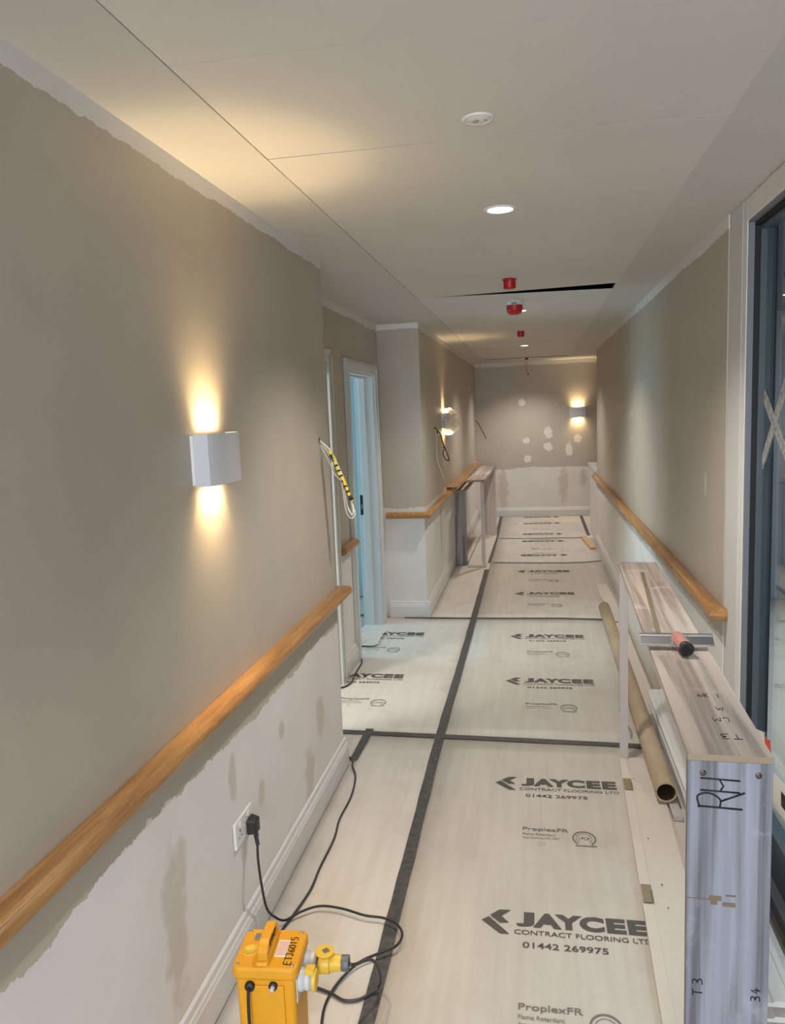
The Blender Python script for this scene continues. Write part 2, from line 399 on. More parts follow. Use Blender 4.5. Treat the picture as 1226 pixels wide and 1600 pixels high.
struct(B(-1.06, XL, -3.2, YL, 0, CZ).build('wall_left', M['wall_left']))
struct(B(-1.30, -1.06, YL-0.10, YL, 0, CZ).build('wall_left_return', M['wall_recess']))
mb = MB()
D1 = (3.66, 4.64, 2.035); D2 = (5.15, 6.05, 2.01)
mb.box(-1.37, XW, YL-0.1, D1[0], 0, CZ).box(-1.37, XW, D1[0], D1[1], D1[2], CZ).box(-1.37, XW, D1[1], D2[0], 0, CZ)
mb.box(-1.37, XW, D2[0], D2[1], D2[2], CZ).box(-1.37, XW, D2[1], YB, 0, CZ)
struct(mb.build('wall_left_recess', M['wall_recess']))
struct(B(-1.37, XB, YB, 12.5, 0, CZ).build('wall_left_boxed', M['wall_side']))
struct(B(-1.4, 2.1, YE, YE+.15, 0, CZ).build('wall_end', M['wall_end']))
struct(B(XR, 0.87, 3.28, 9.70, 0, CZ).build('wall_right', M['wall_right']))
struct(B(0.87, 2.1, 9.58, 9.70, 0, CZ).build('wall_right_recess', M['wall_right']))
struct(B(2.0, 2.1, 9.70, 12.35, 0, CZ).build('wall_right_far', M['wall_right']))
struct(B(0.735, 0.85, 9.701, 10.77, 0, 0.90).box(0.71, 0.88, 9.701, 10.80, 0.90, 0.935).build('wall_half_height', M['white']))
struct(B(XR, 0.87, -3.2, -1.3, 0, CZ).build('wall_right_near', M['wall_right']))
mb = B(-1.2, -0.75, -3.2, -3.05, 0, CZ).box(0.75, 1.0, -3.2, -3.05, 0, CZ).box(-0.75, 0.75, -3.2, -3.05, 0, 0.65).box(-0.75, 0.75, -3.2, -3.05, 2.25, CZ)
struct(mb.build('wall_back', M['wall_end']))
mb = B(-0.75, -0.69, -3.14, -3.04, .65, 2.25).box(.69, .75, -3.14, -3.04, .65, 2.25).box(-.69, .69, -3.14, -3.04, .65, .71).box(-.69, .69, -3.14, -3.04, 2.19, 2.25).box(-.03, .03, -3.12, -3.06, .71, 2.19)
struct(mb.build('added_window_1', M['white']))  # unseen window frame added around the cool fill light
# plaster reveal between the right wall and the screen
struct(B(XR+0.004, 0.87, SCREEN_Y, 3.279, 0, CZ).build('trim_1', M['bare_wall'], bevel=0.002))

# rooms glimpsed through the openings
mb = B(-4.2, -4.1, 2.2, 7.2, 0, 0.60).box(-4.2, -4.1, 2.2, 7.2, 2.1, CZ).box(-4.2, -4.1, 2.2, 4.75, 0.6, 2.1).box(-4.2, -4.1, 6.15, 7.2, .6, 2.1)
mb.box(-4.2, -1.37, 7.0, 7.1, 0, CZ).box(-4.2, -1.37, 4.86, 4.94, 0, CZ).box(-4.2, -1.06, 1.9, 2.0, 0, CZ)
struct(mb.build('wall_side_rooms', flat('pale_blue_grey_room_paint', srgb(160, 170, 172), .8, var=.05, scale=3)))
struct(B(-4.2, -1.37, 1.9, 7.1, CZ, CZ+.05).build('ceiling_side_rooms', M['ceiling']))
mb = B(-4.14, -4.08, 4.75, 4.81, .6, 2.1).box(-4.14, -4.08, 6.09, 6.15, .6, 2.1).box(-4.14, -4.08, 4.81, 6.09, .6, .66).box(-4.14, -4.08, 4.81, 6.09, 2.04, 2.1)
struct(mb.build('window_2', M['white']))
mb = B(3.6, 3.7, -1.6, 7.0, 0, CZ).box(0.87, 3.6, 7.0, 7.1, 0, CZ).box(0.87, 3.6, -1.7, -1.6, 0, CZ)
struct(mb.build('wall_screen_room', M['grey_wall']))
struct(B(0.87, 3.7, -1.7, 7.1, CZ, CZ+.05).build('ceiling_screen_room', M['ceiling']))

# skirtings
SK = [(0, 0), (0.020, 0), (0.020, 0.095), (0.016, 0.104), (0.016, 0.110), (0.011, 0.116), (0.009, 0.134), (0, 0.140)]
def skirt(name, side, x, y0, y1):
    sg = 1 if side == 'L' else -1
    return struct(MB().prism([(x+sg*(a+0.0006), b) for a, b in SK], y0, y1, 'y').build(name, M['skirting'], bevel=0.0015))
skirt('baseboard_left', 'L', XL, -3.0, 2.246); skirt('baseboard_left', 'L', XL, 2.248, YL+0.02)
skirt('baseboard_recess', 'L', XW, 4.708, 5.082)
skirt('baseboard_boxed', 'L', XB, YB-0.02, YE)
skirt('baseboard_right', 'R', XR, 3.29, 9.69)
mb = MB().prism([(YB-a-.0006, b) for a, b in SK], XW+.03, XB+0.0205, 'x'); struct(mb.build('baseboard_return', M['skirting'], bevel=.0015))
mb = MB().prism([(YE-a-.0006, b) for a, b in SK], XB+.021, 2.0, 'x'); struct(mb.build('baseboard_end', M['skirting'], bevel=.0015))

# door frames
def door_frame(name, y0, y1, ztop, strike):
    e = empty(name, (XW, y0, 0)); struct(e); off = (XW, y0, 0)
    mb = B(-1.375, XW+.004, y0, y0+.03, 0, ztop-.03).box(-1.375, XW+.004, y1-.03, y1, 0, ztop-.03).box(-1.375, XW+.004, y0, y1, ztop-.03, ztop)
    mb.box(-1.34, -1.29, y0+.03, y0+.042, 0, ztop-.042).box(-1.34, -1.29, y1-.042, y1-.03, 0, ztop-.042).box(-1.34, -1.29, y0+.03, y1-.03, ztop-.042, ztop-.03)
    mb.build('lining', M['door_white'], e, off, bevel=.002)
    for (a, b) in ((y0-.066, y0+.018), (y1-.018, y1+.066)):
        m2 = B(XW+.0005, XC, a, b, 0, ztop+.06).box(XC, XC+.006, a+(.012 if a < y0 else .045), b-(.045 if a < y0 else .012), 0, ztop+.045)
        m2.build('architrave', M['door_white'], e, off, bevel=.004)
    m2 = B(XW+.0005, XC-.0002, y0+.018, y1-.018, ztop-.018, ztop+.0598).box(XC, XC+.006, y0-.05, y1+.05, ztop+.025, ztop+.045)
    m2.build('architrave', M['door_white'], e, off, bevel=.004)
    if strike:
        m3 = B(-1.365, -1.342, y1-.0312, y1-.0298, 0.90, 1.06)
        q = m3.build('strike_plate', M['steel_dark'], e, off); q['label'] = 'dark metal strike plate on the pale door jamb'
        B(-1.358, -1.349, y1-.0322, y1-.0311, .95, .985).build('strike_hole', M['chrome'], q, off)
        q.matrix_parent_inverse = Matrix.Identity(4)
    return e
door_frame('door_1', D1[0], D1[1], D1[2], False)
door_frame('door_2', D2[0], D2[1], D2[2], True)

# glazed screen on the right
e = struct(empty('window_3', (0.80, SCREEN_Y, 0))); off = (0.80, SCREEN_Y, 0); ys, y_end = SCREEN_Y, -1.3
MB().box(0.7505, 0.85, ys-.058, ys-.001, 0, CZ-.002).box(0.7505, 0.85, y_end, ys-.058, 2.32, CZ-.002).build('outer_frame', M['white'], e, off, bevel=.002)
MB().box(0.754, 0.85, ys-.066, ys-.0585, 0, 2.319).box(0.754, 0.85, y_end, ys-.066, 2.312, 2.319).build('inner_frame', M['frame_grey'], e, off, bevel=.001)
MB().box(0.774, 0.85, ys-.071, ys-.0665, 0.0, 2.311).box(0.774, 0.85, y_end, ys-.071, 2.300, 2.311).build('gasket', M['gasket'], e, off)
MB().box(0.7915, 0.84, ys-.080, ys-.0715, 0.0, 2.299).box(0.7915, 0.84, y_end, ys-.080, 2.285, 2.299).box(0.7915, 0.84, y_end, ys-.080, 0.0, 0.20).build('stile', M['frame_teal'], e, off, bevel=.002)
g = MB().box(0.812, 0.818, y_end, ys-.0805, 0.2005, 2.2845).build('glass_pane', M['glass'], e, off)
g['label'] = 'clear glass pane of the screen'
MB().box(0.760, 0.80, y_end, ys-.09, 0.0, 0.045).build('bottom_rail', M['frame_grey'], e, off, bevel=.003)

# ================================================================ FLOOR PROTECTION
def floor_sheet(x0, x1, y0, y1, mat, label, prints, group='floor protection sheets taped along the corridor', z=0.0):
    NX, NY = 8, 16; vs = []; fs = []
    random.seed(int((x0+5)*100+y0*10))
    for j in range(NY+1):
        for i in range(NX+1):
            a = x0+(x1-x0)*i/NX; b = y0+(y1-y0)*j/NY
            rp = 0.0010*noise.noise(Vector((a*2, b*2, 3.1)))
            vs.append((a, b, z+0.0026+rp))
    for j in range(NY):
        for i in range(NX): q = j*(NX+1)+i; fs.append((q, q+1, q+NX+2, q+NX+1))
    top = MB().add(vs, fs, True)
    k = len(vs); ring = [i for i in range(NX+1)] + [j*(NX+1)+NX for j in range(1, NY+1)] + [NY*(NX+1)+i for i in range(NX-1, -1, -1)] + [j*(NX+1) for j in range(NY-1, 0, -1)]
    low = [(vs[i][0], vs[i][1], z-0.0015) for i in ring]
    top.v += low; m_ = len(ring)
    for i in range(m_): top.f.append((ring[i], k+i, k+(i+1) % m_, ring[(i+1) % m_])); top.sm.append(False)
    top.f.append(tuple(k+i for i in range(m_))); top.sm.append(False)
    o = top.build('floor_protection_sheet', M[mat], None, (x0, y0, 0)); tag(o, label, 'floor sheet', group)
    for (kind, px_, py_, flip) in prints:
        P2 = []
        pale = MB(); mb = MB()
        def put(target, pts, faces):
            out_ = []
            for (a, b) in pts:
                if flip: a, b = 2*0.085-a, -b
                A = px_+a; Bq = py_+b
                out_.append((A, Bq, z+0.0045))
            target.add(out_, faces)
        if kind == 'logo':
            put(mb, [(-.197, -.014), (-.174, .006), (-.104, -.075), (-.133, -.077)], [(0, 1, 2, 3)])
            put(mb, [(-.171, .013), (-.140, .046), (-.101, .048), (-.133, .013)], [(0, 1, 2, 3)])
            put(mb, [(-.169, .011), (-.131, .011), (-.106, -.019), (-.136, -.022)], [(0, 1, 2, 3)])
            mb.build('logo_arrow', M['print'], o, (x0, y0, 0)); mb = MB()
            xx = -.083
            for ch, wd, gp in zip('JAYCEE', (.060, .092, .090, .080, .062, .062), (0, -.004, -.022, -.010, .006, .006)):
                put(mb, *text_shape(ch, xx+gp, xx+gp+wd, -.033, .042, .055)); xx += wd+gp
            mb.build('name_lettering', M['print'], o, (x0, y0, 0)); mb = MB()
            put(mb, *text_shape('CONTRACT FLOORING LTD', -.088, .345, -.073, -.050, .008))
            mb.build('small_lettering', M['print'], o, (x0, y0, 0)); mb = MB()
            put(mb, *text_shape('01442 269975', -.060, .205, -.136, -.108, .012))
            mb.build('number_lettering', M['print'], o, (x0, y0, 0))
        else:
            put(mb, *text_shape('ProplexFR', -.069, .112, .035, .068, .012))
            put(mb, *text_shape('Flame Retardant', -.069, .060, .008, .024, .006))
            put(mb, *text_shape('Approved to LPS 1207', -.069, .075, -.020, -.004, .006))
            mb.build('note_lettering', M['print_pale'], o, (x0, y0, 0)); mb = MB()
            put(mb, *text_shape('LPCB', .150, .192, -.005, .013, .01))
            N_ = 28
            for (ra, rb) in ((.040, .046), (.029, .031)):
                pts = []; fcs = []
                for i in range(N_+1):
                    an = -0.3*PI+1.6*PI*i/N_
                    for rr in (ra, rb): pts.append((.171+rr*math.cos(an)*1.0, .004+rr*math.sin(an)*1.15))
                for i in range(N_): fcs.append((2*i, 2*i+1, 2*i+3, 2*i+2))
                put(mb, pts, fcs)
            put(mb, [(.135, -.052), (.215, -.052), (.215, -.046), (.135, -.046)], [(0, 1, 2, 3)])
            mb.build('note_seal', M['print_pale'], o, (x0, y0, 0)); mb = MB()
            for i in range(3):
                an = 2*PI*i/3+PI/2; cx_, cy_ = .005, -.052
                p0 = (cx_+.014*math.cos(an), cy_+.014*math.sin(an)); p1 = (cx_+.014*math.cos(an+1.4), cy_+.014*math.sin(an+1.4))
                put(mb, [p0, p1, (p1[0]*.8+cx_*.2, p1[1]*.8+cy_*.2), (p0[0]*.8+cx_*.2, p0[1]*.8+cy_*.2)], [(0, 1, 2, 3)])
            q = mb.build('recycling_logo', M['print_pale'], o, (x0, y0, 0))
    return o
L_, N_o = 'logo', 'note'
XT = -0.487
floor_sheet(XT+.002, .742, -0.78, 1.548, 'sheet', 'grey printed floor sheet nearest the photographer', [(L_, 0, .1, 0), (L_, 0, 1.08, 0)])
floor_sheet(XT+.002, .742, 1.552, 3.878, 'sheet', 'grey printed floor sheet between the yellow transformer and the near door lining', [(N_o, 0, 2.0, 0), (L_, 0, 2.44, 0), (N_o, 0, 2.965, 0), (L_, 0, 3.42, 0)])
floor_sheet(XT+.002, .742, 3.882, 6.248, 'sheet', 'grey printed floor sheet opposite the two doorways, right of the long black tape', [(N_o, 0, 4.335, 0), (L_, 0, 4.78, 0), (N_o, 0, 5.32, 0), (L_, 0, 5.755, 0)])
floor_sheet(XT+.002, .742, 6.252, 8.568, 'sheet', 'beige printed floor sheet beyond the doorways and before the far door linings', [(N_o, 0, 6.68, 0), (L_, 0, 7.125, 0), (N_o, 0, 7.66, 0), (L_, 0, 8.115, 0)])
floor_sheet(XT+.002, .742, 8.572, 10.198, 'sheet_pale', 'pale floor sheet with upside-down print beside the far door linings', [(L_, 0, 9.01, 1), (N_o, 0, 9.45, 1), (L_, 0, 9.97, 1)])
floor_sheet(XT+.002, 2.0, 10.202, 12.325, 'sheet_pale', 'pale floor sheet with upside-down print at the foot of the end wall', [(L_, 0, 10.54, 1), (N_o, 0, 11.0, 1), (L_, 0, 11.52, 1), (L_, 0, 12.18, 1)])
floor_sheet(-.912, XT-.002, 1.0, 3.878, 'sheet_pale', 'plain pale floor strip under the yellow transformer beside the left skirting', [])
floor_sheet(-1.372, -.914, 3.53, 3.878, 'sheet_pale', 'small pale floor piece in the corner behind the end of the near left wall', [])
floor_sheet(-.912, XT-.002, -1.3, .998, 'sheet_pale', 'plain pale floor strip by the left wall, at the photographer', [])
floor_sheet(-1.372, XT-.002, 3.882, 6.248, 'sheet_pale', 'pale printed floor sheet running into the two left doorways', [(N_o, -1.10, 4.335, 0), (L_, -1.192, 4.80, 0), (N_o, -1.19, 5.36, 0), (L_, -1.192, 5.765, 0)])
floor_sheet(-.868, XT-.002, 6.252, 8.568, 'sheet_pale', 'pale plain floor sheet beside the boxed left wall, before the far linings', [])
floor_sheet(-.868, XT-.002, 8.572, 12.325, 'sheet_pale', 'pale floor sheet under the far door linings', [])
floor_sheet(-3.9, -1.376, 4.96, 6.95, 'sheet_pale', 'pale floor sheet inside the blue-lit room', [(L_, -1.75, 6.3, 0)])

floor_sheet(.88, 3.5, -1.2, 6.9, 'sheet', 'grey floor sheet seen through the glass screen', [])

def tape(pts, wd, label, group='black floor tape strips', z=0.0046):
    """tape strip through 2D points, slightly uneven edges"""
    random.seed(len(pts)+int(abs(pts[0][1])*100)); pp = []
    for i in range(len(pts)-1):
        a = Vector(pts[i]); b = Vector(pts[i+1]); n_ = max(2, int((b-a).length/0.12))
        for k in range(n_): pp.append(a+(b-a)*k/n_)
    pp.append(Vector(pts[-1])); vs = []; fs = []
    for i, p in enumerate(pp):
        d = (pp[min(i+1, len(pp)-1)]-pp[max(i-1, 0)]).normalized(); nn = Vector((-d.y, d.x))
        j1, j2, jz = random.uniform(-.0016, .0016), random.uniform(-.0016, .0016), random.uniform(0, .0006)
        for (s_, jj) in ((-1, j1), (1, j2)):
            q = p+nn*(s_*wd/2+jj); vs += [(q.x, q.y, z+jz), (q.x, q.y, z+jz+.0007)]
    for i in range(len(pp)-1):
        a = 4*i; b = a+4
        fs += [(a+1, a+3, b+3, b+1), (a, b, b+2, a+2), (a, a+1, b+1, b), (a+2, b+2, b+3, a+3)]
    fs += [(0, 2, 3, 1), (len(vs)-4, len(vs)-3, len(vs)-1, len(vs)-2)]
    o = MB().add(vs, fs).build('floor_tape', M['tape'], None, (pts[0][0], pts[0][1], 0)); return tag(o, label, 'tape', group)
tape([(-.487, -.7), (-.487, 1.98), (-.500, 3.0), (-.511, 3.90), (-.505, 5.0), (-.507, 6.27), (-.515, 8.2)], .047, 'long black tape running down the middle of the corridor floor')
tape([(-.515, 8.56), (-.508, 10.4), (-.525, 12.31)], .047, 'black tape behind the far door linings, running to the end wall')
tape([(.686, 10.4), (.698, 12.30)], .045, 'black tape along the right edge of the floor near the end wall')
tape([(-1.10, 3.905), (-.7, 3.893), (-.2, 3.880), (.2, 3.868), (.62, 3.853)], .048, 'black cross tape nearest the camera, at the far end of the near door lining', z=.0055)
tape([(-.901, 3.565), (-.896, 3.95)], .042, 'short black tape beside the end of the left skirting', z=.0062)
tape([(-1.08, 6.24), (-.75, 6.235), (-.48, 6.235), (-.1, 6.25), (.2, 6.26), (.55, 6.235)], .034, 'black cross tape level with the boxed left wall corner', z=.0055)
tape([(-.47, 8.58), (.0, 8.56), (.3, 8.55), (.52, 8.58), (.70, 8.66)], .034, 'thin black cross tape level with the near foot of the far linings', z=.0055)
tape([(-.47, 10.2), (.1, 10.2), (.62, 10.22)], .030, 'farthest thin black cross tape before the end wall', z=.0055)
# torn sheet in the doorway
random.seed(7); vs = []; fs = []; NXt, NYt = 12, 10
for j in range(NYt+1):
    for i in range(NXt+1):
        a = -1.66+.50*i/NXt; b = 5.42+.42*j/NYt
        q = noise.noise(Vector((a*9, b*9, 0))); edge = min(i, NXt-i)/3.0
        if i == NXt: a += .05*noise.noise(Vector((b*22, 0, 0)))
        vs.append((a, b, .010+.028*abs(q)*min(1, edge)+.004))
for j in range(NYt):
    for i in range(NXt): q = j*(NXt+1)+i; fs.append((q, q+1, q+NXt+2, q+NXt+1))
o = MB().add(vs, fs).build('torn_floor_sheet', M['sheet_pale'], None, (-1.4, 5.6, 0))
md = o.modifiers.new('solid', 'SOLIDIFY'); md.thickness = .002
tag(o, 'crumpled torn piece of floor sheet lying in the blue-lit doorway', 'torn sheet')

# ================================================================ HANDRAILS
def rail_profile(dp, z0, z1):
    """rounded oak handrail section, (distance from wall, z)"""
    k = []
    h = (z1-z0); cx_ = dp-h*0.5
    for i in range(9):
        a = -PI/2+PI*i/8; k.append((cx_+h*.5*math.cos(a), (z0+z1)/2+h*.5*math.sin(a)))
    return [(0.001, z0+.010), (0.015, z0+.002)]+k+[(0.016, z1-.001), (0.001, z1-.007)]
RP = rail_profile(0.064, 0.836, 0.888)
def rail_straight(prof, segs):
    """sweep profile along a mitred plan path; segs: [(x,y)...] wall line, nx,ny outward normals per point"""
    vs = []; fs = []; k = len(prof)
    for (x, y, nx, ny) in segs:
        for (a, z) in prof: vs.append((x+nx*a, y+ny*a, z))
    for i in range(len(segs)-1):
        for j in range(k): a = i*k+j; b = i*k+(j+1) % k; fs.append((a, b, b+k, a+k))
    mb = MB().add(vs, fs, True)
    mb.f.append(tuple(range(k))[::-1]); mb.sm.append(False); mb.f.append(tuple((len(segs)-1)*k+j for j in range(k))); mb.sm.append(False)
    return mb
def rail(segs, name, mat, label, prof=RP):
    mb = rail_straight(prof, segs); x, y = segs[0][0], segs[0][1]
    o = mb.build(name, M[mat], None, (x, y, 0)); 
    md = o.modifiers.new('wn', 'EDGE_SPLIT'); md.split_angle = math.radians(40)
    return tag(o, label, 'handrail')
rail([(XL, -1.5, 1, 0), (XL, YL+.001, 1, 1), (-1.0, YL+.001, 0, 1)], 'handrail', 'oak', 'long oak handrail on the near left wall under the big wall lamp')
rail([(XW, 4.712, 1, 0), (XW, 5.075, 1, 0)], 'handrail', 'oak', 'short oak handrail stub between the two left doorways', [(a*1.0, z-.02) for a, z in RP])
rail([(-1.20, YB, 0, -1), (XB, YB, 1, -1), (XB, 8.28, 1, 0)], 'handrail', 'oak', 'oak handrail wrapping the corner of the boxed left wall')
o = rail([(XB, 8.29, 1, 0), (XB, 12.3, 1, 0)], 'handrail', 'oak', 'farthest oak handrail on the boxed left wall behind the far linings')
rail([(XR, 9.70, -1, 0), (XR, 3.279, -1, -1), (XR+.003, 3.279, 0, -1)], 'handrail', 'oak', 'long oak handrail on the right wall behind the near door lining', [(a, z-.018) for a, z in RP])
# loose length of rail lying on top
e = tag(empty('loose_handrail', (-.84, 7.95, .889)), 'loose wide oak rail length lying on top of the far left handrail', 'handrail')
mb = MB().prism([(-.052, 0.001), (.066, 0.001), (.072, .012), (.066, .032), (-.045, .034), (-.052, .022)], 0.0, 3.6, 'y'); mb.build('rail_board', M['oak'], e, bevel=.003)
m2 = MB().prism([(-.046, .008), (.0, .008), (.01, .013), (.045, .010), (.060, .016), (.045, .026), (.01, .018), (.0, .027), (-.046, .027)], -.002, .004, 'y'); q = m2.build('end_slot', M['black'], e); q['label'] = 'dark slotted end'

# ================================================================ WALL LAMPS
def wall_lamp(loc, rz, label, power=1.0, bag=False, w_=.235, h_=.145, d_=.062):
    """local: wall plane x=0, lamp sticks out +x, width along y, z centred"""
    e = tag(empty('wall_lamp', loc, rz), label, 'wall lamp', 'square white wall lamps shining up and down')
    hw, hh = w_/2, h_/2; t_ = .004
    pl = []
    for i in range(13):
        yy = -hw+w_*i/12; pl.append((d_-.010*abs((yy/hw))**4 if abs(yy) < hw else d_-.010, yy))
    outer = [(0.010, -hw)]+pl+[(0.010, hw)]
    inner = [(0.010, -hw+t_)]+[(x-t_, max(-hw+t_, min(hw-t_, y))) for x, y in pl]+[(0.010, hw-t_)]
    mb = MB(); k = len(outer)
    vs = [(x, y, -hh) for x, y in outer]+[(x, y, hh) for x, y in outer]+[(x, y, -hh) for x, y in inner]+[(x, y, hh) for x, y in inner]
    fs = []
    for i in range(k-1):
        fs += [(i, i+1, k+i+1, k+i), (2*k+i, 3*k+i, 3*k+i+1, 2*k+i+1), (i, 2*k+i, 2*k+i+1, i+1), (k+i, k+i+1, 3*k+i+1, 3*k+i)]
    fs += [(0, k, 3*k, 2*k), (k-1, 3*k-1, 4*k-1, 2*k-1)]
    mb.add(vs, fs); mb.build('housing', M['lamp_body'], e)
    B(0.0006, .010, -hw-.003, hw+.003, -hh+.004, hh-.004).build('back_plate', M['lamp_inner'], e)
    B(.0105, d_-.016, -hw+.006, hw-.006, -.012, .012).build('led_tray', M['lamp_inner'], e)
    for s_ in (1, -1):
        B(.018, d_-.022, -.045, .045, *(sorted((s_*.0125, s_*.016)))).build('lens', M['lens'], e)
        for (ang, bl, pw, yy) in ((66, .55, .27, -.06), (66, .55, .27, 0), (66, .55, .27, .06), (118, 1.0, .40, 0)):
            d = bpy.data.lights.new('narrow_beam', 'SPOT'); d.energy = P_SCONCE*pw*power*(1 if s_ > 0 else .8); d.color = (1, .72, .38); d.spot_size = math.radians(ang); d.spot_blend = bl; d.shadow_soft_size = .014
            l = bpy.data.objects.new('narrow_beam', d); COL.objects.link(l); l.parent = e; l.location = (.028, yy, s_*(hh-.030))
            l.rotation_euler = (PI if s_ > 0 else 0, math.radians(4), 0)
        d = bpy.data.lights.new('wide_beam', 'AREA'); d.shape = 'RECTANGLE'; d.size = .030; d.size_y = .15; d.energy = P_SCONCE*.06*power*(1 if s_ > 0 else .8); d.color = (1, .72, .38); d.spread = math.radians(120)
        l = bpy.data.objects.new('wide_beam', d); COL.objects.link(l); l.parent = e; l.location = (.030, 0, s_*(hh-.020))
        l.rotation_euler = (PI if s_ > 0 else 0, 0, 0)
    if bag:
        random.seed(3); vs = []; fs = []; NU, NV = 28, 16
        for j in range(NV+1):
            th = PI*j/NV
            for i in range(NU):
                ph = 2*PI*i/NU; dx_, dy_, dz_ = math.sin(th)*math.cos(ph), math.sin(th)*math.sin(ph), math.cos(th)
                rr = 1+.16*noise.noise(Vector((dx_*3, dy_*3, dz_*3)))+.10*abs(noise.noise(Vector((dx_*8, dy_*8, dz_*8))))
                vs.append((max(.004, .055+.105*dx_*rr), .145*dy_*rr, -.01+.125*dz_*rr))
        for j in range(NV):
            for i in range(NU): a = j*NU+i; b = j*NU+(i+1) % NU; fs.append((a, b, b+NU, a+NU))
        q = MB().add(vs, fs, False).build('dust_bag', M['polythene'], e); q['label'] = 'clear crumpled polythene bag over the lamp'
    return e
wall_lamp((XL, 2.150, 1.588), 0, 'large white wall lamp above the long oak rail on the near left wall')
wall_lamp((XB, 7.83, 1.60), 0, 'wall lamp wrapped in a clear bag on the boxed left wall', 1.0, True)
wall_lamp((.665, YE, 1.595), -PI/2, 'white wall lamp on the end wall near its right corner', .9, False)

# ================================================================ CEILING FITTINGS
def downlight(x, y, label, lit=True, pw=1.0):
    e = tag(empty('downlight' if lit else 'emergency_light', (x, y, CZ)), label, 'ceiling light', 'round recessed ceiling lights' if lit else None)
    MB().lathe((0, 0, 0), [(.044, .0), (.046, -.005), (.052, -.006), (.058, -.002), (.058, -.0004)]).build('bezel', M['plastic'], e)
    if lit:
        MB().lathe((0, 0, 0), [(.0001, -.0015), (.022, -.0016), (.043, -.0025), (.0445, -.0005)]).build('lens', M['down_lens'], e)
        d = bpy.data.lights.new('beam', 'SPOT'); d.energy = P_DOWN*pw; d.color = (1, .945, .885); d.spot_size = math.radians(124); d.spot_blend = .8; d.shadow_soft_size = .035
        l = bpy.data.objects.new('beam', d); COL.objects.link(l); l.parent = e; l.location = (0, 0, -.012)
    else:
        e.scale = (.68, .68, .8)
        MB().lathe((0, 0, 0), [(.0001, -.007), (.020, -.0075), (.040, -.005), (.0445, -.003)]).build('cover', M['plastic'], e)
        MB().lathe((-.008, .002, 0), [(.0001, -.011), (.008, -.0105), (.011, -.007)]).build('lens', M['chrome'], e)
        MB().lathe((.026, .004, 0), [(.0001, -.0075), (.0035, -.0072), (.004, -.0055)], 12).build('indicator', M['black'], e)
    return e
downlight(-.105, 2.905, 'nearest lit round recessed ceiling light')
downlight(-.085, 5.90, 'lit recessed ceiling light just behind the domed red detector')
downlight(-.09, 9.20, 'lit recessed ceiling light behind the farthest red cap')
downlight(-.09, 11.55, 'lit recessed ceiling light nearest the end wall')
downlight(-.10, 0.05, 'lit recessed ceiling light above the photographer')
downlight(-.121, 2.010, 'small unlit round emergency fitting in the ceiling, nearest the camera', False)

def capped_base(x, y, label, s_=1.0):
    e = tag(empty('detector_base', (x, y, CZ)), label, 'fire detector', 'red-capped detector bases')
    MB().lathe((0, 0, 0), [(.036*s_, -.0004), (.040*s_, -.004), (.037*s_, -.008), (.033*s_, -.009)]).build('base', M['red'], e)
    MB().lathe((0, 0, 0), [(.0335*s_, -.008), (.0335*s_, -.046*s_), (.031*s_, -.052*s_), (.0001, -.053*s_)]).build('dust_cap', M['red'], e)
    return e
capped_base(-.118, 4.45, 'red cylindrical cap nearest the camera, hanging from the ceiling')
capped_base(-.105, 7.50, 'small red cap farther down the ceiling, beyond the domed red detector', .95)
e = tag(empty('smoke_detector', (-.112, 5.35, CZ)), 'red domed detector on a grey-white base, behind the dark ceiling gap', 'fire detector')
MB().lathe((0, 0, 0), [(.056, -.0004), (.058, -.012), (.055, -.030), (.050, -.031)]).build('base', M['white_grey'], e)
MB().lathe((0, 0, 0), [(.054, -.030), (.054, -.058), (.046, -.078), (.030, -.090), (.0001, -.092)]).build('dust_cap', M['red'], e)
B(-.018, .018, -.0575, -.052, -.026, -.018).build('label', M['grey_plastic'], e)
# wires at the far slot
e = tag(empty('hanging_wires', (-.085, 11.43, CZ)), 'thin red wires and terminal hanging from the ceiling slot by the end wall', 'wires')
MB().cyl((0, .0, -.030), 'z', .028, .040, 16).build('red_terminal', M['red'], e)
for dx_ in (-.018, .012): MB().tube([(dx_, 0, -.02), (dx_*1.2, .005, -.10), (dx_*.4, 0, -.17), (.02, 0, -.22)], .003, 6).build('wire', M['ink_red'], e)
MB().cyl((.02, 0, -.245), 'z', .010, .03, 10).build('connector', M['black'], e)
struct(B(-.7045, .4905, 11.392, 11.508, CZ+.001, CZ+.004).build('ceiling_slot', M['void']))

# ================================================================ CABLE TAILS FROM THE WALLS
def tape_wrap(parent, a, b, rad):
    a, b = Vector(a), Vector(b); N_ = 7
    mb = MB().tube([a+(b-a)*i/N_+Vector((random.uniform(-.003, .003), 0, random.uniform(-.002, .002))) for i in range(N_+1)], rad, 8, flat_=.45)
    o_ = mb.build('hazard_tape', M['hazard'], parent)
    m2 = MB()
    for i in range(9):
        c0 = a+(b-a)*(.08+.1*i); d = (b-a)*(.035 if i not in (0, 8) else .09)
        m2.tube([c0, c0+d], rad*1.12, 8, spline=False, flat_=.55)
    m2.build('black_bars', M['black'], o_)
random.seed(5)
e = tag(empty('cable_tail', (XL, 3.36, 1.59)), 'looped white cable wrapped in yellow and black tape at the near left wall end', 'cable')
MB().tube([(0, 0, 0), (.05, .0, -.05), (.085, 0, -.13), (.12, 0, -.22), (.140, 0, -.30), (.146, 0, -.335), (.128, 0, -.350), (.108, 0, -.318), (.100, 0, -.25), (.085, .01, -.16), (.05, .01, -.08), (.01, .01, -.02)], .0042, 8).build('white_loop', M['white_cable'], e)
MB().tube([(0, .012, -.02), (.03, .012, -.08), (.06, .012, -.15), (.085, .012, -.18)], .0038, 8).build('white_tail', M['white_cable'], e)
